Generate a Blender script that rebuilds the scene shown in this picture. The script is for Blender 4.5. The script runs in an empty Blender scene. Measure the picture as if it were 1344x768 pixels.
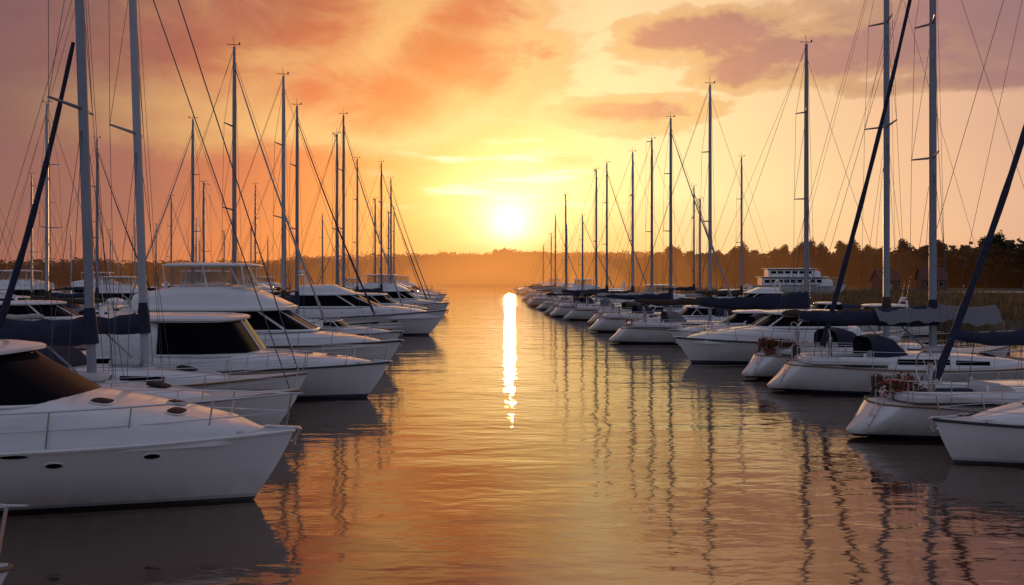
import bpy, bmesh, math, random
from mathutils import Vector, Matrix, noise
random.seed(7)
R = random.Random(11)
scene = bpy.context.scene
COL = scene.collection
pi = math.pi

def s2l(c):
    out=[]
    for v in c:
        v=v/255.0
        out.append(v/12.92 if v<=0.04045 else ((v+0.055)/1.055)**2.4)
    return tuple(out)
def sm(a,b,x):
    t=max(0.0,min(1.0,(x-a)/(b-a))); return t*t*(3-2*t)
def lerp(a,b,t): return a+(b-a)*t

# ---------------------------------------------------------------- materials
MATS={}
def newmat(name):
    m=bpy.data.materials.new(name); m.use_nodes=True
    nt=m.node_tree; b=nt.nodes['Principled BSDF']
    MATS[name]=m
    return m,nt,b
def simple(name,col,rough=0.4,metal=0.0,var=0.12,scale=3.0,bump=0.0,bscale=30.0,coat=0.0,ior=1.5,spec=.5):
    m,nt,b=newmat(name)
    tc=nt.nodes.new('ShaderNodeTexCoord')
    nz=nt.nodes.new('ShaderNodeTexNoise'); nz.inputs['Scale'].default_value=scale; nz.inputs['Detail'].default_value=3
    nt.links.new(tc.outputs['Object'],nz.inputs['Vector'])
    mx=nt.nodes.new('ShaderNodeMix'); mx.data_type='RGBA'
    mx.inputs[6].default_value=tuple(c*(1-var) for c in col)+(1,)
    mx.inputs[7].default_value=tuple(min(1,c*(1+var)) for c in col)+(1,)
    nt.links.new(nz.outputs['Fac'],mx.inputs[0])
    nt.links.new(mx.outputs[2],b.inputs['Base Color'])
    b.inputs['Roughness'].default_value=rough; b.inputs['Metallic'].default_value=metal
    b.inputs['Coat Weight'].default_value=coat; b.inputs['IOR'].default_value=ior; b.inputs['Specular IOR Level'].default_value=spec
    if bump>0:
        n2=nt.nodes.new('ShaderNodeTexNoise'); n2.inputs['Scale'].default_value=bscale; n2.inputs['Detail'].default_value=2
        nt.links.new(tc.outputs['Object'],n2.inputs['Vector'])
        bp=nt.nodes.new('ShaderNodeBump'); bp.inputs['Distance'].default_value=bump
        nt.links.new(n2.outputs['Fac'],bp.inputs['Height']); nt.links.new(bp.outputs['Normal'],b.inputs['Normal'])
    return m
def hullmat(name,col,boot,anti):
    m,nt,b=newmat(name)
    tc=nt.nodes.new('ShaderNodeTexCoord'); sp=nt.nodes.new('ShaderNodeSeparateXYZ')
    nt.links.new(tc.outputs['Object'],sp.inputs[0])
    nz=nt.nodes.new('ShaderNodeTexNoise'); nz.inputs['Scale'].default_value=2.5; nz.inputs['Detail'].default_value=4
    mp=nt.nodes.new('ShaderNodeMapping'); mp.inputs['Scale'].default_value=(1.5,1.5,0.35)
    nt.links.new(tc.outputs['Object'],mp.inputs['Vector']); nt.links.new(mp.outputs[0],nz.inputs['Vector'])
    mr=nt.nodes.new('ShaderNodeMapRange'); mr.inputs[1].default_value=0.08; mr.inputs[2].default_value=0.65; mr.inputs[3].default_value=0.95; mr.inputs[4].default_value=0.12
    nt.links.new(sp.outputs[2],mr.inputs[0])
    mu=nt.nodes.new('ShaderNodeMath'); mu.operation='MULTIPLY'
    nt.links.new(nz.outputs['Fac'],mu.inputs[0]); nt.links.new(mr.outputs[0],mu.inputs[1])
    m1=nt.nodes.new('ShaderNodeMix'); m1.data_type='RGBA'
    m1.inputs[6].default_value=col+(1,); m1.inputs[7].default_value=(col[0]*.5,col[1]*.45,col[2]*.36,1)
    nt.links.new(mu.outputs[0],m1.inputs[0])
    g1=nt.nodes.new('ShaderNodeMath'); g1.operation='LESS_THAN'; g1.inputs[1].default_value=0.12
    nt.links.new(sp.outputs[2],g1.inputs[0])
    m2=nt.nodes.new('ShaderNodeMix'); m2.data_type='RGBA'; m2.inputs[7].default_value=boot+(1,)
    nt.links.new(g1.outputs[0],m2.inputs[0]); nt.links.new(m1.outputs[2],m2.inputs[6])
    g2=nt.nodes.new('ShaderNodeMath'); g2.operation='LESS_THAN'; g2.inputs[1].default_value=0.06
    nt.links.new(sp.outputs[2],g2.inputs[0])
    m3=nt.nodes.new('ShaderNodeMix'); m3.data_type='RGBA'; m3.inputs[7].default_value=anti+(1,)
    nt.links.new(g2.outputs[0],m3.inputs[0]); nt.links.new(m2.outputs[2],m3.inputs[6])
    nt.links.new(m3.outputs[2],b.inputs['Base Color'])
    b.inputs['Roughness'].default_value=0.18; b.inputs['Coat Weight'].default_value=0.5
    return m
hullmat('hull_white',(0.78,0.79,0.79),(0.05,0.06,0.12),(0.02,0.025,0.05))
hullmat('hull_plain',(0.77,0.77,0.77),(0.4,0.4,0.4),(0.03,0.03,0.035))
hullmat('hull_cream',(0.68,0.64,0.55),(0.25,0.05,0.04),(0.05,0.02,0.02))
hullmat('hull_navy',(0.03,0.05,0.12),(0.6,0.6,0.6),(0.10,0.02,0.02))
simple('gelcoat',(0.79,0.78,0.77),0.2,0,0.08,2.0,coat=0.5)
simple('deck_paint',(0.58,0.57,0.54),0.55,0,0.12,3.0,0.004,60)
simple('teak',(0.22,0.13,0.07),0.6,0,0.3,6.0,0.004,40)
simple('tinted_glass',(0.006,0.006,0.009),0.2,0,0.1,2,ior=1.09,spec=.4)
simple('smoked_acrylic',(0.03,0.028,0.03),0.45,0,0.1,2,ior=1.12,spec=.3)
simple('alloy',(0.24,0.255,0.29),0.45,0.5,0.15,1.5)
simple('mast_white',(0.36,0.37,0.40),0.4,0.2,0.1,1.0)
simple('stainless',(0.6,0.6,0.61),0.22,0.9,0.05,5)
simple('wire',(0.09,0.09,0.10),0.5,0.4,0.1,5)
simple('navy_canvas',(0.016,0.021,0.048),0.85,0,0.35,4,0.05,7)
simple('grey_canvas',(0.16,0.16,0.17),0.85,0,0.2,4,0.05,7)
simple('white_canvas',(0.42,0.40,0.37),0.8,0,0.15,4,0.05,7)
simple('brown_canvas',(0.06,0.035,0.022),0.85,0,0.3,4,0.05,7)
simple('rubber',(0.03,0.03,0.035),0.6)
simple('fender_white',(0.5,0.5,0.5),0.45)
simple('fender_blue',(0.03,0.06,0.2),0.45)
simple('red_ring',(0.32,0.07,0.03),0.6)
simple('dock_wood',(0.16,0.12,0.09),0.8,0,0.4,5,0.01,20)
simple('pile_wood',(0.09,0.07,0.055),0.85,0,0.4,5,0.01,20)
simple('bark',(0.06,0.045,0.03),0.9,0,0.3,6,0.03,10)
simple('brick_wall',(0.13,0.07,0.05),0.85,0,0.25,9)
simple('roof_tile',(0.13,0.04,0.03),0.8,0,0.3,6)
simple('white_trim',(0.3,0.28,0.25),0.5)
simple('path_gravel',(0.36,0.32,0.29),0.9,0,0.2,4)
simple('terracotta',(0.22,0.09,0.05),0.8)
simple('petals',(0.5,0.06,0.04),0.7,0,0.6,40)
simple('dry_leaf',(0.12,0.065,0.03),0.8,0,0.6,20)
m,nt,b=newmat('clear_vinyl'); b.inputs['Base Color'].default_value=(.30,.24,.18,1); b.inputs['Roughness'].default_value=.12; b.inputs['Alpha'].default_value=.30
def foliage(name,a,b_):
    m,nt,b=newmat(name)
    tc=nt.nodes.new('ShaderNodeTexCoord'); nz=nt.nodes.new('ShaderNodeTexNoise'); nz.inputs['Scale'].default_value=0.45; nz.inputs['Detail'].default_value=4
    nt.links.new(tc.outputs['Object'],nz.inputs['Vector'])
    cr=nt.nodes.new('ShaderNodeValToRGB'); cr.color_ramp.elements[0].position=.35; cr.color_ramp.elements[1].position=.65
    cr.color_ramp.elements[0].color=a+(1,); cr.color_ramp.elements[1].color=b_+(1,)
    nt.links.new(nz.outputs['Fac'],cr.inputs[0]); nt.links.new(cr.outputs[0],b.inputs['Base Color'])
    b.inputs['Roughness'].default_value=0.8
    tr=nt.nodes.new('ShaderNodeBsdfTranslucent'); nt.links.new(cr.outputs[0],tr.inputs[0])
    ms=nt.nodes.new('ShaderNodeMixShader'); ms.inputs[0].default_value=.35
    nt.links.new(b.outputs[0],ms.inputs[1]); nt.links.new(tr.outputs[0],ms.inputs[2]); nt.links.new(ms.outputs[0],nt.nodes['Material Output'].inputs[0])
foliage('leaves',(0.05,0.05,0.024),(0.12,0.10,0.045))
foliage('leaves_far',(0.045,0.038,0.023),(0.09,0.066,0.036))
foliage('reed_mat',(0.09,0.08,0.035),(0.22,0.15,0.07))
foliage('grass_mat',(0.06,0.065,0.028),(0.15,0.12,0.06))

# ---------------------------------------------------------------- mesh builder
class MB:
    def __init__(s): s.v=[]; s.f=[]; s.m=[]
    def add(s,vs,fs,mi=0):
        o=len(s.v); s.v+= [tuple(v) for v in vs]; s.f+=[tuple(i+o for i in f) for f in fs]; s.m+=[mi]*len(fs)
    def loft(s,secs,closed=False,cap=True,mi=0):
        n=len(secs[0]); vs=[p for q in secs for p in q]; fs=[]
        for i in range(len(secs)-1):
            for j in range(n if closed else n-1):
                k=(j+1)%n
                fs.append((i*n+j,i*n+k,(i+1)*n+k,(i+1)*n+j))
        if cap:
            fs.append(tuple(range(n))[::-1]); fs.append(tuple((len(secs)-1)*n+j for j in range(n)))
        s.add(vs,fs,mi)
    def tube(s,path,r,n=6,mi=0,cap=True,squash=1.0):
        path=[Vector(p) for p in path]
        rs=r if isinstance(r,(list,tuple)) else [r]*len(path)
        secs=[]; ref=None
        for i,p in enumerate(path):
            if i==0: d=path[1]-p
            elif i==len(path)-1: d=p-path[i-1]
            else: d=(path[i+1]-p).normalized()+(p-path[i-1]).normalized()
            if d.length<1e-9: d=Vector((0,0,1))
            d.normalize()
            if ref is None:
                ref=Vector((0,0,1)) if abs(d.z)<.9 else Vector((0,1,0))
            u=d.cross(ref)
            if u.length<1e-5: u=d.cross(Vector((1,0,0)))
            u.normalize(); w=d.cross(u).normalized()
            secs.append([p+u*math.cos(2*pi*k/n)*rs[i]*squash+w*math.sin(2*pi*k/n)*rs[i] for k in range(n)])
        s.loft(secs,True,cap,mi)
    def box(s,c,h,mi=0,rot=0,bev=0.0):
        x,y,z=h; ca,sa=math.cos(rot),math.sin(rot)
        b=min(bev,x*.9,y*.9,z*.9)
        if b<=0:
            pts=[(sx*x,sy*y,sz*z) for sz in(-1,1) for sy in(-1,1) for sx in(-1,1)]
            fs=[(0,2,3,1),(4,5,7,6),(0,1,5,4),(2,6,7,3),(0,4,6,2),(1,3,7,5)]
            s.add([(c[0]+p[0]*ca-p[1]*sa,c[1]+p[0]*sa+p[1]*ca,c[2]+p[2]) for p in pts],fs,mi)
        else:
            def ring(X,Y,Z):
                return [(c[0]+p[0]*ca-p[1]*sa,c[1]+p[0]*sa+p[1]*ca,c[2]+Z) for p in [(X-b,-Y),(X,-Y+b),(X,Y-b),(X-b,Y),(-X+b,Y),(-X,Y-b),(-X,-Y+b),(-X+b,-Y)]]
            s.loft([ring(x-b,y-b,-z),ring(x,y,-z+b),ring(x,y,z-b),ring(x-b,y-b,z)],True,True,mi)
    def ell(s,c,r,n=10,m=6,mi=0):
        secs=[]
        for i in range(m+1):
            a=-pi/2+pi*i/m; a=max(-1.5,min(1.5,a))
            secs.append([(c[0]+r[0]*math.cos(a)*math.cos(2*pi*k/n),c[1]+r[1]*math.cos(a)*math.sin(2*pi*k/n),c[2]+r[2]*math.sin(a)) for k in range(n)])
        s.loft(secs,True,True,mi)
    def disc(s,c,nrm,rx,rz,th=0.012,up=(0,0,1),n=18,mi=0,e=1.0):
        c=Vector(c); nrm=Vector(nrm).normalized(); up=Vector(up)
        u=up.cross(nrm).normalized(); w=nrm.cross(u).normalized()
        def ring(k,o):
            out=[]
            for i in range(n):
                a=2*pi*i/n; ca,sa=math.cos(a),math.sin(a)
                X=abs(ca)**e*(1 if ca>=0 else -1)*rx*k; Y=abs(sa)**e*(1 if sa>=0 else -1)*rz*k
                out.append(c+u*X+w*Y+nrm*o)
            return out
        s.loft([ring(1,-th),ring(1,th*.6),ring(.93,th)],True,True,mi)
def mk(name,mb,mats,parent=None,ang=38,recalc=True):
    me=bpy.data.meshes.new(name)
    me.from_pydata(mb.v,[],mb.f)
    for m in mats: me.materials.append(MATS[m])
    for p,mi in zip(me.polygons,mb.m): p.material_index=mi
    bm=bmesh.new(); bm.from_mesh(me)
    if recalc: bmesh.ops.recalc_face_normals(bm,faces=bm.faces)
    ca=math.radians(ang)
    for f in bm.faces: f.smooth=True
    for e in bm.edges:
        if len(e.link_faces)==2 and e.calc_face_angle(0)>ca: e.smooth=False
    bm.to_mesh(me); bm.free()
    ob=bpy.data.objects.new(name,me); COL.objects.link(ob)
    if parent: ob.parent=parent
    return ob
def root(name,label,cat,group=None):
    e=bpy.data.objects.new(name,None); COL.objects.link(e); e.empty_display_size=.5
    e['label']=label; e['category']=cat
    if group: e['group']=group
    return e
def copy_tree(src,loc,rot,scale=1.0,label=None,zs=1.0):
    def rec(o,par):
        n=o.copy(); COL.objects.link(n)
        if par: n.parent=par
        for c in o.children: rec(c,n)
        return n
    n=rec(src,None); n.location=loc; n.rotation_euler=(0,0,rot); n.scale=(scale,scale,scale*zs)
    if label: n['label']=label
    return n

# ---------------------------------------------------------------- hulls
class Hull:
    def __init__(s,L,B,Fb,Fs,D=0.45,over=1.1,kind='motor',rake=0.0):
        s.L,s.B,s.Fb,s.Fs,s.D,s.over,s.kind,s.rake=L,B,Fb,Fs,D,over,kind,rake
    def half(s,q):
        if s.kind=='motor':
            f=0.90+0.10*sm(0,.4,q) if q<.4 else 1-((q-.4)/.6)**2.5
        else:
            f=0.52+0.48*math.sin(pi/2*min(1,q/.48)) if q<.48 else 1-((q-.48)/.52)**2.0
        return s.B/2*max(f,0.012)
    def sheer(s,q):
        if s.kind=='motor': return s.Fs+(s.Fb-s.Fs)*q**1.8
        return s.Fs+(s.Fb-s.Fs)*q**2-0.12*math.sin(pi*q)
    def P(s,q,t,side=1):
        xb=s.L/2-s.over*(1-t)**1.25
        xs=-s.L/2+s.rake*t
        x=xs+q*(xb-xs)
        if s.kind=='motor': p=lerp(.16,.95,q**1.6); D=s.D
        else: p=lerp(.50,.80,q**2); D=lerp(-.03,s.D,sm(0,.34,q))
        y=s.half(q)*max(t,0.0)**p
        z=-D+t*(s.sheer(q)+D)
        return Vector((x,side*y,z))
    def x2q(s,x):
        xs=-s.L/2+s.rake
        return (x-xs)/(s.L/2-xs)
    def sh(s,x,side=1,dz=0,inset=0):
        q=max(0,min(1,s.x2q(x))); p=s.P(q,1,side); 
        return Vector((p.x,side*max(0,abs(p.y)-inset),p.z+dz))
    def stern(s):
        return ((.35,-.25,.30),(.62,-.20,.14),(.82,-.12,.06),(.94,-.05,.015)) if s.kind!='motor' else ((.80,-.08,.05),(.94,-.03,.01))
    def mesh(s,parent,mat,n=30):
        mb=MB(); ts=[0,.008,.02,.06,.12,.2,.3,.42,.55,.7,.85,1]
        secs=[]
        for k,dx,dz in s.stern():
            r=[]
            for p in [s.P(0,t,1) for t in ts[::-1]]+[s.P(0,t,-1) for t in ts[1:]]:
                mid=s.Fs*.62
                r.append(Vector((p.x+dx,p.y*k,p.z+(mid-p.z)*dz if p.z<mid else p.z-(dz*.12))))
            secs.append(r)
        for i in range(n+1):
            q=(i/n); q=q if q<.5 else .5+.5*math.sin((q-.5)*pi)
            secs.append([s.P(q,t,1) for t in ts[::-1]]+[s.P(q,t,-1) for t in ts[1:]])
        mb.loft(secs,False,False); m=len(secs[0])
        mb.add(secs[0],[tuple(range(m))])
        mb.add(secs[-1],[tuple(range(m))])
        return mk('hull',mb,[mat],parent,50)
    def deck(s,parent,mat='deck_paint',camber=.07,n=24):
        mb=MB(); secs=[]
        for k_,dx,dz in s.stern():
            h=s.half(0)*k_; x=s.P(0,1).x+dx; z=s.sheer(0)-.03-dz*.12
            secs.append([(x,h*k/4,z+camber*(1-(k/4)**2)*k_) for k in range(-4,5)])
        for i in range(n+1):
            q=i/n; h=s.half(q)-.005; z=s.sheer(q)-.03; x=s.P(q,1).x-.01
            secs.append([(x,h*k/4,z+camber*(1-(k/4)**2)) for k in range(-4,5)])
        mb.loft(secs,False,False)
        return mk('deck',mb,[mat],parent,60)
    def rub(s,parent,r=.035,mat='rubber',name='rub_rail',dz=-.02,n=26):
        mb=MB()
        pts=[]
        for k,dx,dz2 in s.stern():
            p=s.P(0,1,1); pts.append(Vector((p.x+dx,p.y*k,p.z+dz-dz2*.12)))
        for i in range(n+1):
            q=i/n; q=q if q<.5 else .5+.5*math.sin((q-.5)*pi)
            pts.append(s.P(q,1,1)+Vector((0,.01,dz)))
        loop=pts+[Vector((p.x,-p.y,p.z)) for p in pts[::-1]]
        mb.tube(loop+[loop[0]],r,6)
        return mk(name,mb,[mat],parent)
    def rails(s,parent,x0,x1=None,h=.6,r=.014,step=1.1,mid=True,inset=.1,name='guard_rail',fwd=0.12):
        mb=MB(); x1=x1 if x1 is not None else s.L/2-.15
        n=max(2,int((x1-x0)/step)); 
        tops={}
        for sd in(1,-1):
            pts=[];mids=[]
            for i in range(n*3+1):
                x=x0+(x1-x0)*i/(n*3)
                b=s.sh(x,sd,0,inset); lift=h*(1+.12*i/(n*3))
                p=b+Vector((fwd*i/(n*3),0,lift)); 
                if i==0: p=b+Vector((0,0,lift))
                pts.append(p); mids.append(b+Vector((fwd*.5*i/(n*3),0,lift*.5)))
                if i%3==0: mb.tube([b-Vector((0,0,.03)),p],r,5)
            mb.tube(pts,r,5)
            if mid: mb.tube(mids,r*.6,4)
            tops[sd]=(pts[-1],mids[-1])
        a,b=tops[1][0],tops[-1][0]; c=(a+b)/2+Vector((.22,0,0))
        mb.tube([a,(a+c)/2+Vector((.05,a.y*.3,0)),c,(b+c)/2+Vector((.05,b.y*.3,0)),b],r,5)
        return mk(name,mb,['stainless'],parent)

E_SEC=0.42
def secpt(w,zb,zt,th,e=E_SEC):
    c,s_=math.cos(th),math.sin(th)
    return (w*(1 if c>=0 else -1)*abs(c)**e, zb+(zt-zb)*abs(s_)**e)
def interp(st,x):
    st=sorted(st)
    if x<=st[0][0]: return st[0][1:]
    for a,b in zip(st,st[1:]):
        if x<=b[0]:
            t=(x-a[0])/(b[0]-a[0]); return tuple(lerp(p,q,t) for p,q in zip(a[1:],b[1:]))
    return st[-1][1:]
def trunk(name,st,parent,mat='gelcoat',e=E_SEC,n=14,smooth=40,sub=4):
    st=sorted(st); mb=MB(); secs=[]
    xs=[]
    for a,b in zip(st,st[1:]): xs+=[lerp(a[0],b[0],k/sub) for k in range(sub)]
    xs.append(st[-1][0])
    for x in xs:
        w,zb,zt=interp(st,x)
        secs.append([(x,)+secpt(w,zb,zt,pi*k/n,e) for k in range(n+1)])
    mb.loft(secs,False,True)
    return mk(name,mb,[mat],parent,smooth)
def patch(parent,st,x0,x1,t0,t1,off=.012,e=E_SEC,nx=8,name='window'):
    for sd in (1,-1):
        mb=MB(); secs=[]
        for i in range(nx+1):
            col=[]
            for k in range(5):
                th=lerp(t0,t1,k/4); x=lerp(x0,x1,i/nx)
                w,zb,zt=interp(st,x); y,z=secpt(w,zb,zt,th,e)
                y+=off; z+=off*.4
                col.append((x,sd*y,z))
            secs.append(col)
        mb.loft(secs,False,False)
        mk(name,mb,['tinted_glass'],parent,60)
def outline(xr,xf,w,z,n=20,e=.42):
    pts=[]
    for k in range(n+1):
        th=-pi/2+pi*k/n; c,s_=math.cos(th),math.sin(th)
        x=xr+(xf-xr)*abs(c)**e; y=w*(1 if s_>=0 else -1)*abs(s_)**e
        pts.append((x,y,z))
    return pts
def slab(name,xr,xf,w,z,parent,mat='gelcoat',th=.14,e=.42,crown=.1):
    mb=MB(); xc=(xr+xf)/2; secs=[]
    for k,o in((.94,0),(1,.03),(1.0,th*.7),(.97,th),(.8,th+crown*.6),(.45,th+crown*.95),(.05,th+crown)):
        out=[]
        n=28
        for i in range(n):
            a=2*pi*i/n; c,s_=math.cos(a),math.sin(a)
            X=abs(c)**e*(1 if c>=0 else -1)*(xf-xr)/2*k; Y=abs(s_)**e*(1 if s_>=0 else -1)*w*k
            out.append((xc+X,Y,z+o))
        secs.append(out)
    mb.loft(secs,True,True)
    return mk(name,mb,[mat],parent,45)
def glasshouse(par,xr,xfb,xft,wb,wt,z0,z1,mull=(3,6,10,14,17),xrt=None,gl='tinted_glass',name='window',mr=.035,e=.42):
    xrt=xr if xrt is None else xrt
    lo=outline(xr,xfb,wb,z0,e=e); hi=outline(xrt,xft,wt,z1,e=e)
    mb=MB(); mb.loft([lo,hi],True,gl!='clear_vinyl'); w=mk(name,mb,[gl],par,25)
    mb=MB()
    for i in mull: mb.tube([Vector(lo[i])*1.0,Vector(hi[i])],mr,5)
    mb.tube(lo,mr*1.2,5); mb.tube(hi,mr*1.2,5)
    mk('frame',mb,['gelcoat'],w)
    return w
def fenders(par,H,xs,sd=-1,mat='fender_white'):
    for x in xs:
        mb=MB(); p=H.sh(x,sd); q=H.P(max(0,min(1,H.x2q(x))),.55,sd)
        c=Vector((p.x,sd*(max(abs(p.y),abs(q.y))+.12),p.z-.42))
        mb.tube([c+Vector((0,0,-.3)),c+Vector((0,0,-.24)),c+Vector((0,0,.2)),c+Vector((0,0,.28))],[.05,.11,.11,.04],8)
        mb.tube([c+Vector((0,0,.26)),p+Vector((0,-sd*.08,.1))],.01,4)
        mk('fender',mb,[mat],par)

def cruiser(label,L,B,Fb,Fs,tr,house=None,roof=None,fly=None,white_house=None,over=1.1,hm='hull_white',
            hatches=(),ports=(),rail=(-1,.55),twin=(),arch=None,near=False,group=None,fsd=-1,name='motor_cruiser',rubm='rubber',fend=(),rr=.014):
    rt=root(name,label,'motorboat',group)
    H=Hull(L,B,Fb,Fs,over=over,kind='motor')
    hull=H.mesh(rt,hm); deck=H.deck(rt); H.rub(rt,.035 if near else .045,rubm)
    tk=trunk('cabin',tr,rt)
    for w_ in twin: patch(tk,tr,*w_)
    for hx,hy,rx,ry in hatches:
        w,zb,zt=interp(tr,hx)
        c=min(.999,(abs(hy)/w)**(1/E_SEC)); th=math.acos(c)
        z=zb+(zt-zb)*math.sin(th)**E_SEC
        w2,_,zt2=interp(tr,hx-.2); sl=(zt2-zt)/.2
        nn=(sl,hy*.12,1)
        mb=MB(); mb.disc((hx,hy,z+.014),nn,ry+.025,rx+.025,.009,(1,0,0),20,0,.7); fr=mk('deck_hatch',mb,['gelcoat'],tk)
        mb=MB(); mb.disc((hx,hy,z+.020),nn,ry,rx,.009,(1,0,0),20,0,.7); mk('hatch_glass',mb,['smoked_acrylic'],fr)
    for (px,t,rx,rz) in ports:
        for sd in(1,-1):
            q=H.x2q(px); p=H.P(q,t,sd); a=H.P(q+.01,t,sd)-H.P(q-.01,t,sd); b=H.P(q,t+.02,sd)-H.P(q,t-.02,sd)
            nn=a.cross(b); nn=nn if nn.y*sd>0 else -nn
            mb=MB(); mb.disc(p+nn.normalized()*.006,nn,rx+.018,rz+.018,.012); o=mk('porthole',mb,['gelcoat'],hull)
            mb=MB(); mb.disc(p+nn.normalized()*.015,nn,rx,rz,.012); mk('porthole_glass',mb,['tinted_glass'],hull)
    if house: glasshouse(rt,**house)
    if white_house: trunk('saloon',white_house,rt)
    rf=None
    if roof: rf=slab('roof',*roof[:4],rt,th=roof[4] if len(roof)>4 else .14)
    if fly:
        f=fly
        fb=trunk('flybridge',f['st'],rt)
        for w_ in f.get('twin',()): patch(fb,f['st'],*w_)
        if 'glass' in f: glasshouse(rt,gl=f.get('gl','tinted_glass'),name='windscreen',**f['glass'])
        if 'top' in f:
            ht=slab('hardtop',*f['top'],rt,th=.1,crown=.08)
            xr,xf,w,z=f['top']
            z0=f['st'][0][3]-.1
            for x in(xr+.25,(xr+xf)/2,xf-.35):
                for sd in(1,-1):
                    mb=MB(); mb.tube([(x+.12,sd*(w-.25),z0),(x,sd*(w-.12),z+.04)],.035,6); mk('hardtop_strut',mb,['gelcoat'],ht)
            mb=MB(); mb.tube([(xr+.8,.6,z+.1),(xr+.5,.6,z+1.9)],[.014,.006],5); mk('aerial',mb,['mast_white'],ht)
    if arch:
        ax,az,aw=arch; mb=MB()
        z0=H.sheer(max(0,H.x2q(ax)))
        pts=[(ax+.5,-aw,z0),(ax+.1,-aw*.97,lerp(z0,az,.7)),(ax,-aw*.8,az),(ax,0,az+.06),(ax,aw*.8,az),(ax+.1,aw*.97,lerp(z0,az,.7)),(ax+.5,aw,z0)]
        mb.tube(pts,.09,8); ao=mk('radar_arch',mb,['gelcoat'],rt)
        mb=MB(); mb.ell((ax,0,az+.22),(.28,.28,.12),14,6); mb.tube([(ax,0,az),(ax,0,az+.15)],.07,8); mk('radar_dome',mb,['gelcoat'],ao)
        for sd,hh in((1,2.2),(-1,1.7)):
            mb=MB(); mb.tube([(ax,sd*aw*.6,az),(ax-.35,sd*aw*.6,az+hh)],[.014,.006],5); mk('aerial',mb,['mast_white'],ao)
    H.rails(rt,rail[0],None,rail[1],rr if near else .018,1.15)
    mb=MB(); mb.box((-L/2-.35,0,.28),(.4,B*.42,.05),0,0,.03); mk('swim_platform',mb,['teak'],rt)
    mb=MB(); mb.tube([(L/2-.5,0,H.sheer(.97)+.06),(L/2+.12,0,H.sheer(1)+.02)],.035,6); mb.tube([(L/2+.12,0,H.sheer(1)+.02),(L/2+.02,0,H.sheer(1)-.25)],[.04,.02],6)
    mb.tube([(L/2+.0,-.15,H.sheer(1)-.18),(L/2+.02,0,H.sheer(1)-.28),(L/2+.0,.15,H.sheer(1)-.18)],.02,5); mk('anchor',mb,['stainless'],rt)
    if near:
        for x in(L/2-.9,-L/2+.6):
            for sd in(1,-1):
                mb=MB(); p=H.sh(x,sd,.05,.12); mb.tube([p-Vector((.12,0,0)),p+Vector((.12,0,0))],.016,5); mb.tube([p-Vector((0,0,.06)),p],.02,5)
                mk('mooring_cleat',mb,['stainless'],rt)
    if fend: fenders(rt,H,fend,fsd)
    return rt,H

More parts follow.
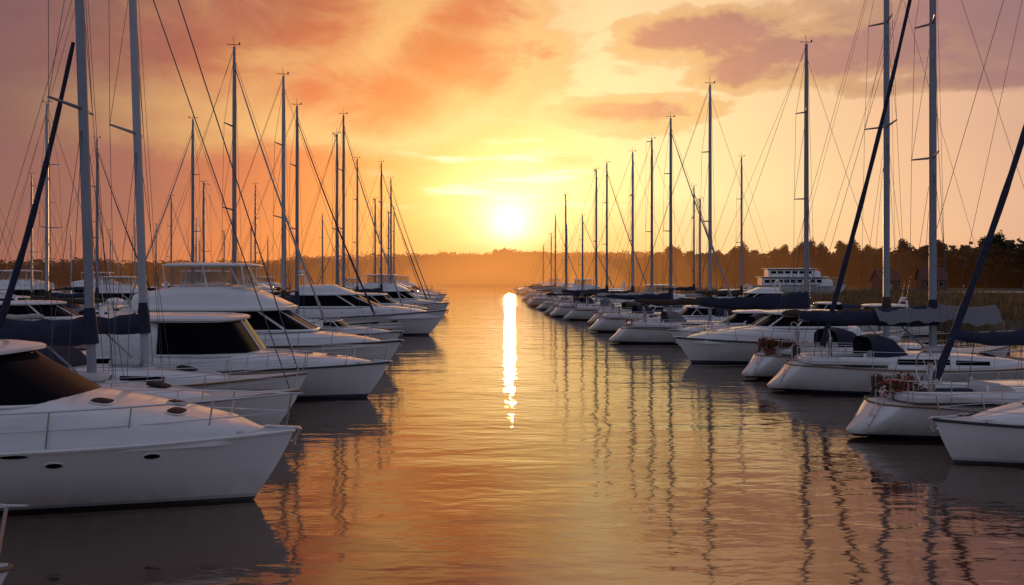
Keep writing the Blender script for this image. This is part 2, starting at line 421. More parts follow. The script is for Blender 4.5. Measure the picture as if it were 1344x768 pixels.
def sailboat(label,L=11.,B=3.6,Fb=1.2,Fs=.95,H=16.,mx=.3,rake=0.,cover='navy_canvas',hm='hull_white',hood='navy_canvas',
             furl='white_canvas',near=False,boomL=4.7,mr=.115,group=None,coverh=.3,wheel=True,extra_stay=None,awning=False,spr=(.47,.74),fend=(),fsd=-1,mastm='alloy',stayr=None,ring=False,fm='fender_white'):
    rt=root('sailboat',label,'sailboat',group)
    Hu=Hull(L,B,Fb,Fs,D=.5,over=1.25,kind='sail',rake=.75)
    hull=Hu.mesh(rt,hm); Hu.deck(rt,'deck_paint',.09); Hu.rub(rt,.028,'teak' if hm!='hull_plain' else 'alloy','toe_rail',.01)
    zd=(Fb+Fs)/2-.12
    st=[(-L*.17,B*.30,zd-.1,zd+.46),(0,B*.31,zd-.1,zd+.46),(L*.14,B*.26,zd-.1,zd+.38),(L*.24,B*.19,zd-.1,zd+.26),(L*.30,B*.08,zd-.1,zd+.12)]
    cab=trunk('cabin',st,rt)
    patch(cab,st,-L*.14,L*.02,.09,.42,.01); patch(cab,st,L*.04,L*.15,.09,.38,.01)
    mb=MB(); mb.disc((L*.18,0,zd+.37),(.25,0,1),.27,.27,.03,(1,0,0),16,0,.5); mk('deck_hatch',mb,['smoked_acrylic'],cab)
    mb=MB()
    mb.tube([(-L*.17,B*.29,zd+.2),(-L*.3,B*.28,zd+.22),(-L*.39,B*.21,zd+.2),(-L*.41,B*.12,zd+.2),(-L*.41,-B*.12,zd+.2),(-L*.39,-B*.21,zd+.2),(-L*.3,-B*.28,zd+.22),(-L*.17,-B*.29,zd+.2)],.14,8)
    cm=mk('cockpit_coaming',mb,['gelcoat'],rt)
    for sd in(1,-1):
        mb=MB(); x=-L*.24; mb.loft([[(x+a*math.cos(2*pi*k/10),sd*B*.285+a*math.sin(2*pi*k/10),h) for k in range(10)] for a,h in((.07,zd+.3),(.055,zd+.38),(.06,zd+.46),(.05,zd+.48))],True,True); mk('winch',mb,['stainless'],cm)
    mb=MB(); mb.box((-L*.29,0,zd+.06),(L*.10,B*.2,.03),0,0,.01); mk('cockpit_sole',mb,['teak'],rt)
    if wheel:
        mb=MB(); c=Vector((-L*.33,0,zd+.85)); mb.tube([c+Vector((0,.45*math.cos(2*pi*k/16),.45*math.sin(2*pi*k/16))) for k in range(17)],.016,5)
        for k in range(3): 
            a=pi*k/3; d=Vector((0,.45*math.cos(a),.45*math.sin(a))); mb.tube([c-d,c+d],.008,4)
        mb.tube([(-L*.33+.12,0,zd),(-L*.33+.12,0,zd+.95)],.07,8)
        mk('steering_wheel',mb,['stainless'],rt)
    if hood:
        mb=MB(); secs=[]
        for x,w,zt in((-L*.17-.5,B*.27,zd+1.0),(-L*.17-.1,B*.28,zd+1.08),(-L*.17+.35,B*.27,zd+.95),(-L*.17+.75,B*.25,zd+.5)):
            secs.append([(x,)+secpt(w,zd+.3,zt,pi*k/14,.55) for k in range(15)])
        mb.loft(secs,False,False); mk('sprayhood',mb,[hood],rt,50)
    zb=zd+.35; tx=math.tan(rake)
    def M(z): return Vector((mx-(z-zb)*tx,0,z))
    mb=MB(); mb.tube([M(zb-.1),M(zb+.02),M(H*.5),M(H*.85),M(H)],[mr*1.25,mr,mr,mr*.85,mr*.6],10)
    mast=mk('mast',mb,[mastm],rt)
    mb=MB(); mb.tube([M(H),M(H)+Vector((-.05,0,.5))],.012,4); mb.tube([M(H)+Vector((-.35,0,.12)),M(H)+Vector((.3,0,.1))],.018,4); mb.ell(M(H)+Vector((.28,0,.16)),(.05,.05,.07),6,4)
    mb.tube([M(H)+Vector((-.38,-.09,.14)),M(H)+Vector((-.3,.1,.14))],.014,4)
    mk('masthead_instrument',mb,['wire'],mast)
    sw=[]
    for k,hw in zip(spr,(1.15,.85)):
        z=H*k; p=M(z); mb=MB()
        tips=[p+Vector((-.28,sd*hw,.08)) for sd in(1,-1)]
        mb.tube([tips[0],p,tips[1]],[.03,.05,.03],6); sw.append(tips); mk('spreader',mb,[mastm],mast)
    wr=.008 if near else .010
    for i,sd in enumerate((1,-1)):
        cp=Hu.sh(mx-.15,sd,0,.08); mb=MB()
        mb.tube([cp,sw[0][i],sw[1][i],M(H*.97)],wr,4)
        mb.tube([cp+Vector((-.25,0,0)),M(H*spr[0]-.1)],wr,4); mb.tube([cp+Vector((.3,0,0)),M(H*spr[0]-.1)],wr,4)
        mb.tube([sw[0][i],M(H*spr[1]-.1)],wr,4)
        mk('shroud',mb,['wire'],rt)
    bowp=Vector((L/2-.25,0,Fb+.02)); sternp=Vector((-L/2+.8,0,Fs))
    mb=MB(); mb.tube([bowp,M(H*.96)],stayr or wr,4); mk('forestay',mb,['wire'],rt)
    mb=MB(); mb.tube([sternp,M(H)],wr,4); mk('backstay',mb,['wire'],rt)
    mb=MB(); mb.tube([M(zb+1.0)+Vector((mr,.03,0)),M(H*.95)+Vector((mr*.8,.03,0))],wr*.8,4); mb.tube([M(zb+.6)+Vector((.5,.05,-.4)),M(H*.93)+Vector((mr*.6,-.05,0))],wr*.8,4); mk('halyard',mb,['wire'],rt)
    if furl:
        a=bowp+Vector((-.05,0,.45)); b=M(H*.94); mb=MB(); n=14
        pts=[a.lerp(b,k/n)+Vector((-.12*math.sin(pi*k/n),0,-.1*math.sin(pi*k/n))) for k in range(n+1)]
        rs=[lerp(.07,.028,k/n)*(1+.12*math.sin(k*2.3)) for k in range(n+1)]
        mb.tube(pts,rs,7); mk('furled_sail',mb,[furl],rt)
    if extra_stay:
        (p0,p1,r0,r1,mt)=extra_stay; a=Vector(p0); b=Vector(p1); n=20; mb=MB()
        pts=[a.lerp(b,k/n)+Vector((.10*math.sin(pi*k/n),0,-.25*math.sin(pi*k/n))) for k in range(n+1)]
        mb.tube(pts,[lerp(r0,r1,k/n)*(1+.10*math.sin(k*2.1)) for k in range(n+1)],8); fs=mk('furled_sail',mb,[mt],rt)
        mb=MB(); mb.tube([a-Vector((0,0,.02)),a+Vector((0,0,.1))],.11,10); mb.tube([a,a-Vector((0,0,.5))],.03,6); mk('furling_drum',mb,['stainless'],fs)
    zbm=zb+1.15; p0=M(zbm)+Vector((-mr,0,0)); p1=Vector((p0.x-boomL,0,zbm+.08))
    mb=MB(); mb.tube([p0,p1],.07,8); mb.tube([p0.lerp(p1,.25),M(zb+.1)+Vector((-mr,0,0))],.03,5); boom=mk('boom',mb,[mastm],rt)
    if cover:
        mb=MB(); secs=[]; n=30
        for k in range(n+1):
            t=k/n; c=p0.lerp(p1,t); 
            hh=coverh*(1.15-.62*t)*(1+.08*math.sin(t*23)+.05*math.sin(t*51+1)); ww=.17*(1.15-.55*t)*(1+.10*math.sin(t*17+1)+.05*math.sin(t*44))
            sag=-.08*math.sin(pi*t)-.02*math.sin(t*pi*4)
            if k in(0,n): hh*=.6; ww*=.6
            zc=c.z+hh*.35+sag
            secs.append([(c.x+(mr*1.6 if k==0 else 0),ww*math.cos(2*pi*j/12),zc+hh*(math.sin(2*pi*j/12)*(.9 if math.sin(2*pi*j/12)>0 else .62))) for j in range(12)])
        mb.loft(secs,True,True)
        mb.tube([M(zbm-.1),M(zbm+.35),M(zbm+.8)],[mr*1.7,mr*1.5,mr*1.1],10)
        mk('sail_cover',mb,[cover],boom,60)
    if awning:
        mb=MB(); secs=[]; N=26
        for k in range(N+1):
            t=k/N; x=lerp(p0.x+2.3,p0.x-1.9,t); w_=.85*(1-.35*t)*(1-.4*max(0,.12-t)/.12); up=.46*(1-.45*t)
            wob=.03*math.sin(t*19)+.025*math.sin(t*47)
            secs.append([(x,w_*math.sin(a)*(1+wob),zbm+.34+up*.6-(.62*(1-.30*t))*abs(math.sin(a))**1.2-.05*math.sin(pi*t*3)+wob*(.3+1.4*abs(math.sin(a)))) for a in [(-pi/2)+pi*j/12 for j in range(13)]])
        mb.loft(secs,False,False); mk('boom_awning',mb,['grey_canvas'],rt,70)
    mb=MB(); mb.tube([p1,M(H*.99)],wr*.8,4); mb.tube([p1+Vector((.7,0,0)),(p1.x+.5,0,zd+.2)],wr*1.6,4); mk('topping_lift',mb,['wire'],rt)
    Hu.rails(rt,-L/2+1.0,None,.58,.011 if near else .014,1.7,True,.08)
    z=Fs+.6
    sp=[Vector((-L/2+1.9,B*.30,z)),Vector((-L/2+.95,B*.22,z)),Vector((-L/2+.72,B*.1,z))]
    for q in (1,-1):
        mb=MB(); pp=[Vector((v.x,v.y*q,v.z)) for v in sp]; mb.tube(pp,.014,5); mb.tube([v-Vector((0,0,.3)) for v in pp],.011,5)
        for v in pp: mb.tube([v,v-Vector((0,0,.62))],.014,5)
        mk('pushpit',mb,['stainless'],rt)
    if ring:
        c=Vector((-L/2+.85,-B*.25,Fs+.38)); mb=MB()
        mb.tube([c+Vector((.17*math.cos(a),-.03-.1*math.cos(a)*.6,.2*math.sin(a))) for a in [pi*.62+2*pi*.88*k/14 for k in range(15)]],.045,7); mk('life_ring',mb,['red_ring'],rt)
    if near:
        mb=MB(); mb.box((-L/2+.95,B*.2,Fs+.42),(.14,.12,.2),0,0,.06); mb.tube([(-L/2+.85,B*.2,Fs+.25),(-L/2+.75,B*.2,Fs-.1)],[.05,.03],6); mk('outboard_motor',mb,['rubber'],rt)
        mb=MB(); mb.box((L*.02,0,zd+.56),(.45,.3,.12),0,0,.08); mk('liferaft_canister',mb,['fender_white'],rt)
        for sd in(1,-1):
            mb=MB(); x=-L*.24; mb.box((x,sd*B*.2,zd+.17),(L*.06,.2,.05),0,0,.04); mk('seat_cushion',mb,['navy_canvas'],rt)
        mb=MB(); x=-L/2+.47; z0=Fs-.1
        for sy in(-.14,.14): mb.tube([(x+.25,sy-.35,z0+.35),(x+.02,sy-.35,z0+.2),(x-.45,sy-.35,.25)],.014,5)
        for k in range(3):
            t=(k+.6)/3.2; mb.tube([(lerp(x,x-.45,t),-.49,lerp(z0+.2,.25,t)),(lerp(x,x-.45,t),-.21,lerp(z0+.2,.25,t))],.014,5)
        mk('boarding_ladder',mb,['stainless'],rt)
    if fend: fenders(rt,Hu,fend,fsd,fm)
    return rt

# ================================================================ LEFT NEAR BOATS
def place(o,x,y,rot=0,z=0): o.location=(x,y,z); o.rotation_euler=(0,0,math.radians(rot))

trA=[(4.95,.12,1.1,1.30),(4.3,.72,1.1,1.50),(3.1,1.15,1.1,1.74),(1.75,1.38,1.1,1.96),(0,1.5,1.1,1.98),(-4.2,1.5,1.1,1.98)]
A,_=cruiser('large white motor cruiser with dark wraparound windscreen moored bow-out',11,3.5,1.27,1.12,trA,
    house=dict(xr=-3.8,xfb=1.95,xft=.55,wb=1.44,wt=1.22,z0=1.86,z1=2.68,mull=(3,17),mr=.028),
    roof=(-4.0,.75,1.27,2.66,.12),hatches=((2.35,-.62,.17,.19),(3.55,-.4,.14,.25),(3.3,.35,.15,.2)),
    ports=((3.4,.86,.13,.05),(1.95,.83,.13,.05),(.5,.83,.13,.05),(-2.2,.83,.13,.05),(1.35,.95,.22,.032)),rail=(-1.8,.58),near=True,hm='hull_plain',over=1.05,rubm='gelcoat',rr=.018)
place(A,-9.45,15.9,1.5)
S0=sailboat('white sailing yacht with stainless pulpit at its bow',10,3.2,1.05,.9,14,.3,near=True,furl=None)
place(S0,-10.10,9.0)
B1=sailboat('white sailing yacht with navy sail cover and tall grey mast',11,3.5,1.17,.98,17.5,.32,rake=math.radians(1.9),near=True,furl=None,hm='hull_white',coverh=.38,boomL=4.6,
   extra_stay=((-2.35,0,1.75),(-.15,0,9.9),.10,.05,'navy_canvas'),hood=None,wheel=False,stayr=.014)
place(B1,-10.83,22.2,1)
B2=sailboat('white sailing yacht with navy canvas and white mast',11,3.4,1.2,1.0,17.5,.75,rake=math.radians(2.0),near=True,furl=None,boomL=4.5,coverh=.34,mastm='mast_white',stayr=.018)
place(B2,-11.5,26.0,0)
trC=[(5.4,.15,1.0,1.22),(4.5,.8,1.0,1.36),(3.0,1.3,1.0,1.50),(1.6,1.5,1.0,1.60),(-1,1.6,1.0,1.62),(-4.2,1.6,1.0,1.55)]
C,_=cruiser('white hardtop motor cruiser with tall dark windscreen',12,3.9,1.18,1.0,trC,
    house=dict(xr=-1.2,xfb=1.75,xft=1.0,wb=1.5,wt=1.36,z0=1.5,z1=2.62,mull=(10,),mr=.045),
    white_house=[(-3.2,1.4,1.3,2.62),(-1.5,1.5,1.3,2.66),(-1.1,1.42,1.3,2.66)],
    roof=(-3.7,1.15,1.5,2.6,.14),hatches=((3.2,0,.25,.25),(4.1,0,.18,.2)),ports=((2.2,.7,.2,.07),(3.2,.72,.2,.07)),rail=(-1.2,.5),near=True,arch=(-3.2,3.0,1.2),twin=((-3.9,-1.5,.1,.5),),fend=(-2.5,.3))
place(C,-10.15,29.8,0)
trD=[(6.0,.15,1.0,1.2),(5,.85,1.0,1.42),(3.6,1.4,1.0,1.6),(2.4,1.6,1.0,1.72),(0,1.7,1.0,1.8),(-4.8,1.7,1.0,1.8)]
def fly_yacht(label,group=None,L=13.2):
    return cruiser(label,L,4.2,1.25,1.05,trD,
    house=dict(xr=-4.2,xfb=2.9,xft=1.4,wb=1.62,wt=1.48,z0=1.75,z1=2.62,mull=(2,5,9,11,15,18),mr=.05),
    roof=(-4.9,1.9,1.75,2.6,.2),fly=dict(st=[(-4.6,1.45,2.75,3.35),(-2.6,1.55,2.75,3.72),(-1,1.5,2.75,3.74),(.1,1.35,2.75,3.55),(1.1,1.1,2.75,3.15),(1.75,.8,2.75,2.86)],
    glass=dict(xr=-3.0,xfb=.35,xft=-.2,wb=1.25,wt=1.2,z0=3.6,z1=4.5,mull=(1,5,10,15,19),mr=.025),gl='clear_vinyl',top=(-3.6,.35,1.42,4.5)),
    rail=(-1.5,.55),arch=None,ports=((2.6,.72,.22,.08),(3.8,.74,.2,.08)),group=group)
D,_=fly_yacht('white flybridge motor yacht with hardtop over the upper helm')
place(D,-11.5,39.0,0)
G_M='motor cruisers moored along the channel'; G_S='sailing yachts moored along the channel'
trE=[(6.2,.15,1.2,1.5),(5,.9,1.2,1.75),(3.4,1.45,1.2,1.98),(1.8,1.65,1.2,2.1),(-5,1.7,1.2,2.1)]
Ec,_=cruiser('white sports cruiser with high flared bow and raked windscreen',13.4,4.1,1.75,1.2,trE,
    house=dict(xr=-3.6,xfb=2.2,xft=.2,wb=1.6,wt=1.35,z0=2.0,z1=2.85,mull=(3,7,13,17),mr=.05),
    roof=(-4.2,.6,1.42,2.8,.16),fly=dict(st=[(-3.6,1.1,2.9,3.5),(-1.2,1.1,2.9,3.55),(0.2,.8,2.9,3.0)]),
    arch=(-3.6,4.2,1.1),rail=(-1.5,.6),ports=((1.8,.72,.3,.07),(3.4,.75,.25,.07)),group=G_M,over=1.7)
place(Ec,-11.3,62.5,0)

# ================================================================ RIGHT NEAR BOATS
trR=[(3.0,.12,.8,.95),(2.2,.55,.8,1.12),(1.2,.85,.8,1.3),(-.6,1.0,.8,1.42),(-.9,1.0,.8,1.42)]
R1,_=cruiser('small white motorboat with chrome bow rail and portholes',7.4,2.6,.95,.85,trR,
    house=dict(xr=-1.9,xfb=-.3,xft=-.9,wb=.98,wt=.85,z0=1.25,z1=1.85,mull=(3,10,17),mr=.03),roof=None,
    hatches=((1.5,0,.2,.2),),ports=((.9,.72,.09,.06),(1.5,.74,.09,.06),(-.3,.72,.09,.06)),rail=(-.8,.45),near=True,over=.7,hm='hull_plain',name='motorboat')
place(R1,9.15+3.7,19.4,183)
R2=sailboat('white sailing yacht moored stern-out with rounded transom',11,3.5,1.1,.88,17,.3,near=True,furl=None,hood=None,
   extra_stay=((-3.4,0,1.35),(0.22,0,11.5),.10,.06,'navy_canvas'),boomL=3.2,cover='navy_canvas',fend=(-3.2,-1.2),fm='fender_blue')
place(R2,8.62+5.5,22.9,6)
R3=sailboat('white sailing yacht with grey canvas awning over its boom',10.8,3.7,1.15,.98,17.5,.1,near=True,furl=None,cover='navy_canvas',hood='navy_canvas',awning=True,boomL=4.5,coverh=.42,
   extra_stay=((-3.75,0,1.5),(0.0,0,17.0),.10,.05,'navy_canvas'),mr=.13,fend=(-2.5,0.5))
place(R3,9.3+5.4,31.2,-3)
R4=sailboat('white sailing yacht with grey mast and brown sail cover',11.6,3.6,1.15,.95,18.5,.2,near=True,furl=None,cover='brown_canvas',hood='navy_canvas',boomL=4.4,mr=.13,spr=(.55,.78))
place(R4,9.3+5.8,36.2,9)
trG=[(4.6,.15,.95,1.2),(3.8,.8,.95,1.4),(2.4,1.2,.95,1.6),(1.0,1.35,.95,1.75),(-3.4,1.45,.95,1.75)]
R5,_=cruiser('white cabin cruiser with raked windows and low roof',10,3.5,1.2,.95,trG,
    house=dict(xr=-2.8,xfb=1.3,xft=.3,wb=1.3,wt=1.15,z0=1.7,z1=2.3,mull=(2,6,10,14,18),mr=.05),roof=(-3.2,.6,1.25,2.27,.14),
    rail=(-1,.5),group=G_M,fend=(-1,1.0),fsd=1)
place(R5,7.75+5.0,42.3,185)
R5b=sailboat('white sailing yacht with heavy navy sail cover on its boom',11.4,3.6,1.2,1.0,16.4,.5,furl=None,boomL=5.6,coverh=.55,hood='navy_canvas',mr=.13,group=G_S,spr=(.5,.78))
place(R5b,15.1,47.0,0)

# ================================================================ FLEET
V=[]
V.append(sailboat('white sailing yacht with navy sail cover',11,3.6,1.2,1.0,16,.3,furl='white_canvas',group=G_S))
V.append(sailboat('white sailing yacht with brown sail cover and grey sprayhood',11.4,3.6,1.15,.95,16,.5,cover='brown_canvas',hood='grey_canvas',furl=None,group=G_S,mastm='mast_white',ring=True))
V.append(sailboat('cream sailing yacht with white sail cover',10.4,3.4,1.1,.95,16,.2,cover='white_canvas',hood='brown_canvas',hm='hull_cream',furl=None,group=G_S,spr=(.5,.99)))
V.append(sailboat('dark blue sailing yacht with navy canvas',11.8,3.7,1.2,1.0,16,.4,cover='navy_canvas',hood='navy_canvas',hm='hull_navy',furl='navy_canvas',group=G_S,wheel=False))
Mv=[Ec]
Mv.append(cruiser('white cabin cruiser with blue waterline and low roof',10,3.5,1.25,1.0,trG,
    house=dict(xr=-2.8,xfb=1.5,xft=.1,wb=1.3,wt=1.12,z0=1.7,z1=2.45,mull=(3,10,17),mr=.05),roof=(-3.2,.5,1.22,2.42,.14),
    arch=(-2.9,2.9,1.2),rail=(-1,.5),group=G_M)[0])
Mv.append(fly_yacht('white flybridge motor yacht with hardtop',G_M)[0])
Mv.append(cruiser('cream motor cruiser with blue canvas cockpit cover',9.4,3.3,1.2,.95,[(4.3,.15,.9,1.2),(3.4,.7,.9,1.4),(1.6,1.15,.9,1.65),(-2.8,1.3,.9,1.65)],
    house=dict(xr=-1.2,xfb=1.2,xft=.4,wb=1.2,wt=1.05,z0=1.6,z1=2.2,mull=(3,10,17),mr=.04),
    white_house=None,roof=(-1.5,.6,1.12,2.18,.12),rail=(-.5,.5),group=G_M,hm='hull_cream')[0])
cc=trunk('cockpit_cover',[(-4.3,1.1,1.1,1.8),(-3,1.2,1.1,2.2),(-1.4,1.15,1.1,2.28)],Mv[3],'navy_canvas',.5)
Mv.append(cruiser('open white day boat with low wraparound screen',7.2,2.6,1.0,.8,[(3.2,.12,.7,.98),(2.4,.6,.7,1.12),(1.0,.95,.7,1.28),(.2,1.05,.7,1.3)],
    house=dict(xr=-.6,xfb=.7,xft=.1,wb=1.0,wt=.9,z0=1.2,z1=1.6,mull=(3,10,17),mr=.03),rail=(.2,.4),group=G_M,hm='hull_plain')[0])
used=set()
def put(src,x,y,rot,sc=1.0,label=None,zs=1.0,jit=9):
    rr=math.radians(rot+R.uniform(-jit,jit))
    if src not in used and src is not Ec:
        used.add(src); src.location=(x,y,0); src.rotation_euler=(0,0,rr); src.scale=(sc,sc,sc*zs); return src
    return copy_tree(src,(x,y,0),rr,sc,label,zs)
leftS=[(-14.4,46,16.0,0),(-14.0,53.5,16.2,1),(-14.2,58.2,15.3,3),(-12.9,68,16.5,0),(-14.6,74.5,16.1,2),(-15.6,88.5,15.9,1),(-14.0,94.5,16.3,3),(-14.6,107,16.0,0),
 (-17.5,114,14.2,2),(-18,128,13.6,1),(-19,143,15.5,0),(-22,162,13,2)]
for x,y,h,k in leftS:
    src=V[k]; sc=R.uniform(.92,1.03); put(src,x-.3,y,0,sc,None,h/16/sc)
leftM=[(-8.9-3.0,80.5,1,1.0),(-13.4,100.8,2,.95),(-11.6,84.6,4,1),(-14.9,120.5,1,1.05),(-16,135,0,.9),(-17.5,149,3,1),(-18,155,1,1),(-20,171,2,.95),(-22,180,1,1),(-24,198,0,.9),(-26,222,1,1),(-9.8,50,4,1)]
for x,y,k,sc in leftM: put(Mv[k],x,y,0,sc)
back=[(-22.8-1,67,16,0),(-28.5,100,16.2,1),(-41,106,16,0),(-35,74,16,3),(-30.5,59,16,1),(-57,121,16,0),(-47,90,13,2),(-29,84,13.5,2),(-30,116,13,3),(-43,122,14,1),(-44,135,13,2),(-60,140,15,1),(-28.5,132,14,0),
 (-29,150,13,3),(-45,152,15,0),(-62,155,15,2),(-30,170,12,1),(-47,172,14,3),(-62,175,13,0),(-80,160,14,1),(-84,185,15,2),(-40,60,14.5,0),(-27,43,14.5,2),(-44,82,15.5,1)]
for x,y,h,k in back:
    src=V[k]; put(src,x,y,0 if R.random()<.5 else 180,R.uniform(.85,1),None,h/16)
backM=[(-27,52,1),(-28,76,2),(-28,92,1),(-29.5,108,0),(-30,124,3),(-42,98,2),(-42,114,1),(-43,67,0),(-45,143,1),(-29,140,1),(-46,160,2),(-58,106,3),(-58,113,1),(-59,130,2),(-60,148,1),(-30,160,2),(-62,166,1),(-41.5,75,1),(-56,98,2)]
for x,y,k in backM: put(Mv[k],x,y,180 if R.random()<.5 else 0,R.uniform(.85,1.05))
rightS=[(12.1,55,16.0,1),(11.9,66.5,16.0,0),(12.2,76.7,16,2),(11.3,84.6,16,1),(9.9,92.5,16,0),(9.4,97.9,16,2),(7.8,127,16,2),(7.6,155,15,0),(22.6,88,16,1),(23.8,116,16,0),(9,113,12,0),(8.5,141,12.5,1),(8,178,13,2),(7.5,212,12,0),(21.5,101,13,2)]
for x,y,h,k in rightS:
    sc=R.uniform(.92,1.04); put(V[k],x+(-.3),y,0,sc,None,h/16/sc)
rightM=[(12.4,50.9,1,.95),(12.2,60.8,3,1),(11.0,71.6,4,1.1),(12.4,80.8,2,.85),(10.6,88.5,4,1),(10,103,1,1),(9.8,107.8,0,.85),(9.2,118.5,1,.9),(8.2,122.7,4,1),(9,133,2,.9),(8.3,147,1,1),(8,164,0,.85),(7.2,170,1,.9),(7.6,185,3,1),(7,196,1,.9),(7.4,204,2,.9),(6,224,1,1),(6,240,0,.85),(24.5,63,1,.95),(25,72,3,1),(24.5,81,1,1),(24.6,94,0,.9),(25,107,1,1)]
for x,y,k,sc in rightM: put(Mv[k],x+R.uniform(-.6,1.2),y,180,sc*R.uniform(.86,1.04))

# ================================================================ flower pots
def flower(label,x,y,z,rr=.3):
    rt=root('flower_planter',label,'flowers'); rt.location=(x,y,z)
    mb=MB(); mb.loft([[(a*math.cos(2*pi*k/14),a*math.sin(2*pi*k/14),h) for k in range(14)] for a,h in((.16,0),(.24,.22),(.26,.24),(.22,.24))],True,True); mk('pot',mb,['terracotta'],rt)
    q=random.Random(int(x*10)); mb=MB()
    for i in range(620):
        d=Vector((q.gauss(0,1),q.gauss(0,1),q.gauss(0,.8))).normalized()*rr*q.uniform(.4,1.1)*(1+.25*math.sin(i))
        c=Vector((d.x*1.5,d.y,.42+d.z*.8)); a=Vector((q.uniform(-1,1),q.uniform(-1,1),q.uniform(-1,1)))*.05; b2=Vector((q.uniform(-1,1),q.uniform(-1,1),q.uniform(-1,1)))*.05
        mb.add([c-a,c+b2,c+a,c-b2],[(0,1,2,3)],0 if q.random()<.72 else 1)
    mk('foliage',mb,['dry_leaf','petals'],rt,recalc=False)
flower('bushy rust-coloured potted plant on the yacht stern',9.75,22.2,.88,.34)
flower('small pot of red flowers on the yacht stern',10.15,35.0,.98,.26)
flower('potted red and brown flowers beside the cockpit',10.75,34.9,1.0,.22)

# ================================================================ docks
def dock(x,y0,y1,w=1.2):
    rt=root('floating_dock','weathered timber floating dock with mooring piles','dock'); rt.location=(x,(y0+y1)/2,0)
    mb=MB(); n=int((y1-y0)/.9)
    for i in range(n): mb.box((0,y0-(y0+y1)/2+(i+.5)*.9,.5),(w,.43,.03))
    mk('planking',mb,['dock_wood'],rt)
    mb=MB(); mb.box((0,0,.25),(w*.9,(y1-y0)/2,.21)); mk('float',mb,['rubber'],rt)
    y=y0+2; 
    while y<y1:
        mb=MB(); mb.tube([(w+.14,y-(y0+y1)/2,-1),(w+.14,y-(y0+y1)/2,2.0),(w+.14,y-(y0+y1)/2,2.15)],[.13,.12,.03],8); mk('mooring_pile',mb,['pile_wood'],rt); y+=14
dock(-21,34,220); dock(-36,34,190); dock(-53,60,190); dock(21.4,24,58,.8); dock(18.6,58,130,.8)

# ================================================================ terrain, water
def bankx(y): return 31+ (14*sm(60,40,y)) + 2.5*noise.noise(Vector((0,y*.05,3)))
def land(x,y):
    r=sm(-4,3,x-bankx(y))*sm(56,66,y)
    l=sm(4,-6,x+92+6*noise.noise(Vector((y*.03,1,0))))*sm(60,80,y)
    f=sm(385,410,y+12*noise.noise(Vector((x*.01,5,0))))
    m=max(r,l,f)
    h=-3+4.0*m
    hill=(13*sm(430,620,y)*(.75+.5*noise.noise(Vector((x*.004,y*.004,0)))))*f
    return h+hill+ (.12*noise.noise(Vector((x*.1,y*.1,0))) if not(150<y<245 and r>.9) else 0)
def axis(a,b,dense0,dense1,ds,cs):
    out=[];x=a
    while x<b:
        out.append(x); x+= ds if dense0<=x<=dense1 else cs
    out.append(b); return out
xs=axis(-1600,1600,-110,130,4,40); ys=axis(-150,2200,40,450,5,40)
mb=MB(); nx=len(xs)
mb.add([(x,y,land(x,y)) for y in ys for x in xs],[(j*nx+i,j*nx+i+1,(j+1)*nx+i+1,(j+1)*nx+i) for j in range(len(ys)-1) for i in range(nx-1)])
g=mk('ground',mb,['grass_mat'],None,180); g['kind']='structure'; g['label']='grassy bank and low shoreline'; g['category']='ground'
mb=MB(); mb.add([(x,y,1.03+.004) for x,y in((38,178),(300,178),(300,200),(44,200))],[(0,1,2,3)])
p=mk('path',mb,['path_gravel']); p['kind']='structure'; p['label']='pale gravel path along the shore'; p['category']='path'

m,nt,b=newmat('water_mat')
tc=nt.nodes.new('ShaderNodeTexCoord')
def nz(sc,scale,det,rough=.5,dist=0):
    mp=nt.nodes.new('ShaderNodeMapping'); mp.inputs['Scale'].default_value=sc; nt.links.new(tc.outputs['Object'],mp.inputs['Vector'])
    n=nt.nodes.new('ShaderNodeTexNoise'); n.inputs['Scale'].default_value=scale; n.inputs['Detail'].default_value=det; n.inputs['Roughness'].default_value=rough; n.inputs['Distortion'].default_value=dist
    nt.links.new(mp.outputs[0],n.inputs['Vector']); return n.outputs['Fac']
def mth(op,a,b_):
    n=nt.nodes.new('ShaderNodeMath'); n.operation=op
    for i,v in enumerate((a,b_)):
        if isinstance(v,(int,float)): n.inputs[i].default_value=v
        else: nt.links.new(v,n.inputs[i])
    return n.outputs[0]
h1=nz((.42,1.0,1),.5,1.5,.45,.3); h2=nz((.6,1.4,1),1.5,2,.5,.3); h3=nz((.7,1.6,1),4.5,2,.5,.2); patchy=nz((.05,.03,1),1,2,.5)
hh=mth('ADD',mth('MULTIPLY',h1,.048),mth('ADD',mth('MULTIPLY',mth('MULTIPLY',h2,patchy),.034),mth('MULTIPLY',mth('MULTIPLY',h3,patchy),.006)))
bp=nt.nodes.new('ShaderNodeBump'); bp.inputs['Distance'].default_value=1.0; bp.inputs['Strength'].default_value=1.0
nt.links.new(hh,bp.inputs['Height']); nt.links.new(bp.outputs['Normal'],b.inputs['Normal'])
b.inputs['Base Color'].default_value=(.03,.015,.011,1); b.inputs['Roughness'].default_value=.06; b.inputs['IOR'].default_value=3.5
b.inputs['Specular Tint'].default_value=(1,.84,.70,1)
mb=MB(); mb.add([(-1600,-150,0),(1600,-150,0),(1600,2200,0),(-1600,2200,0)],[(0,1,2,3)])
w=mk('water',mb,['water_mat']); w['kind']='structure'; w['label']='rippled marina water reflecting the sunset'; w['category']='water'

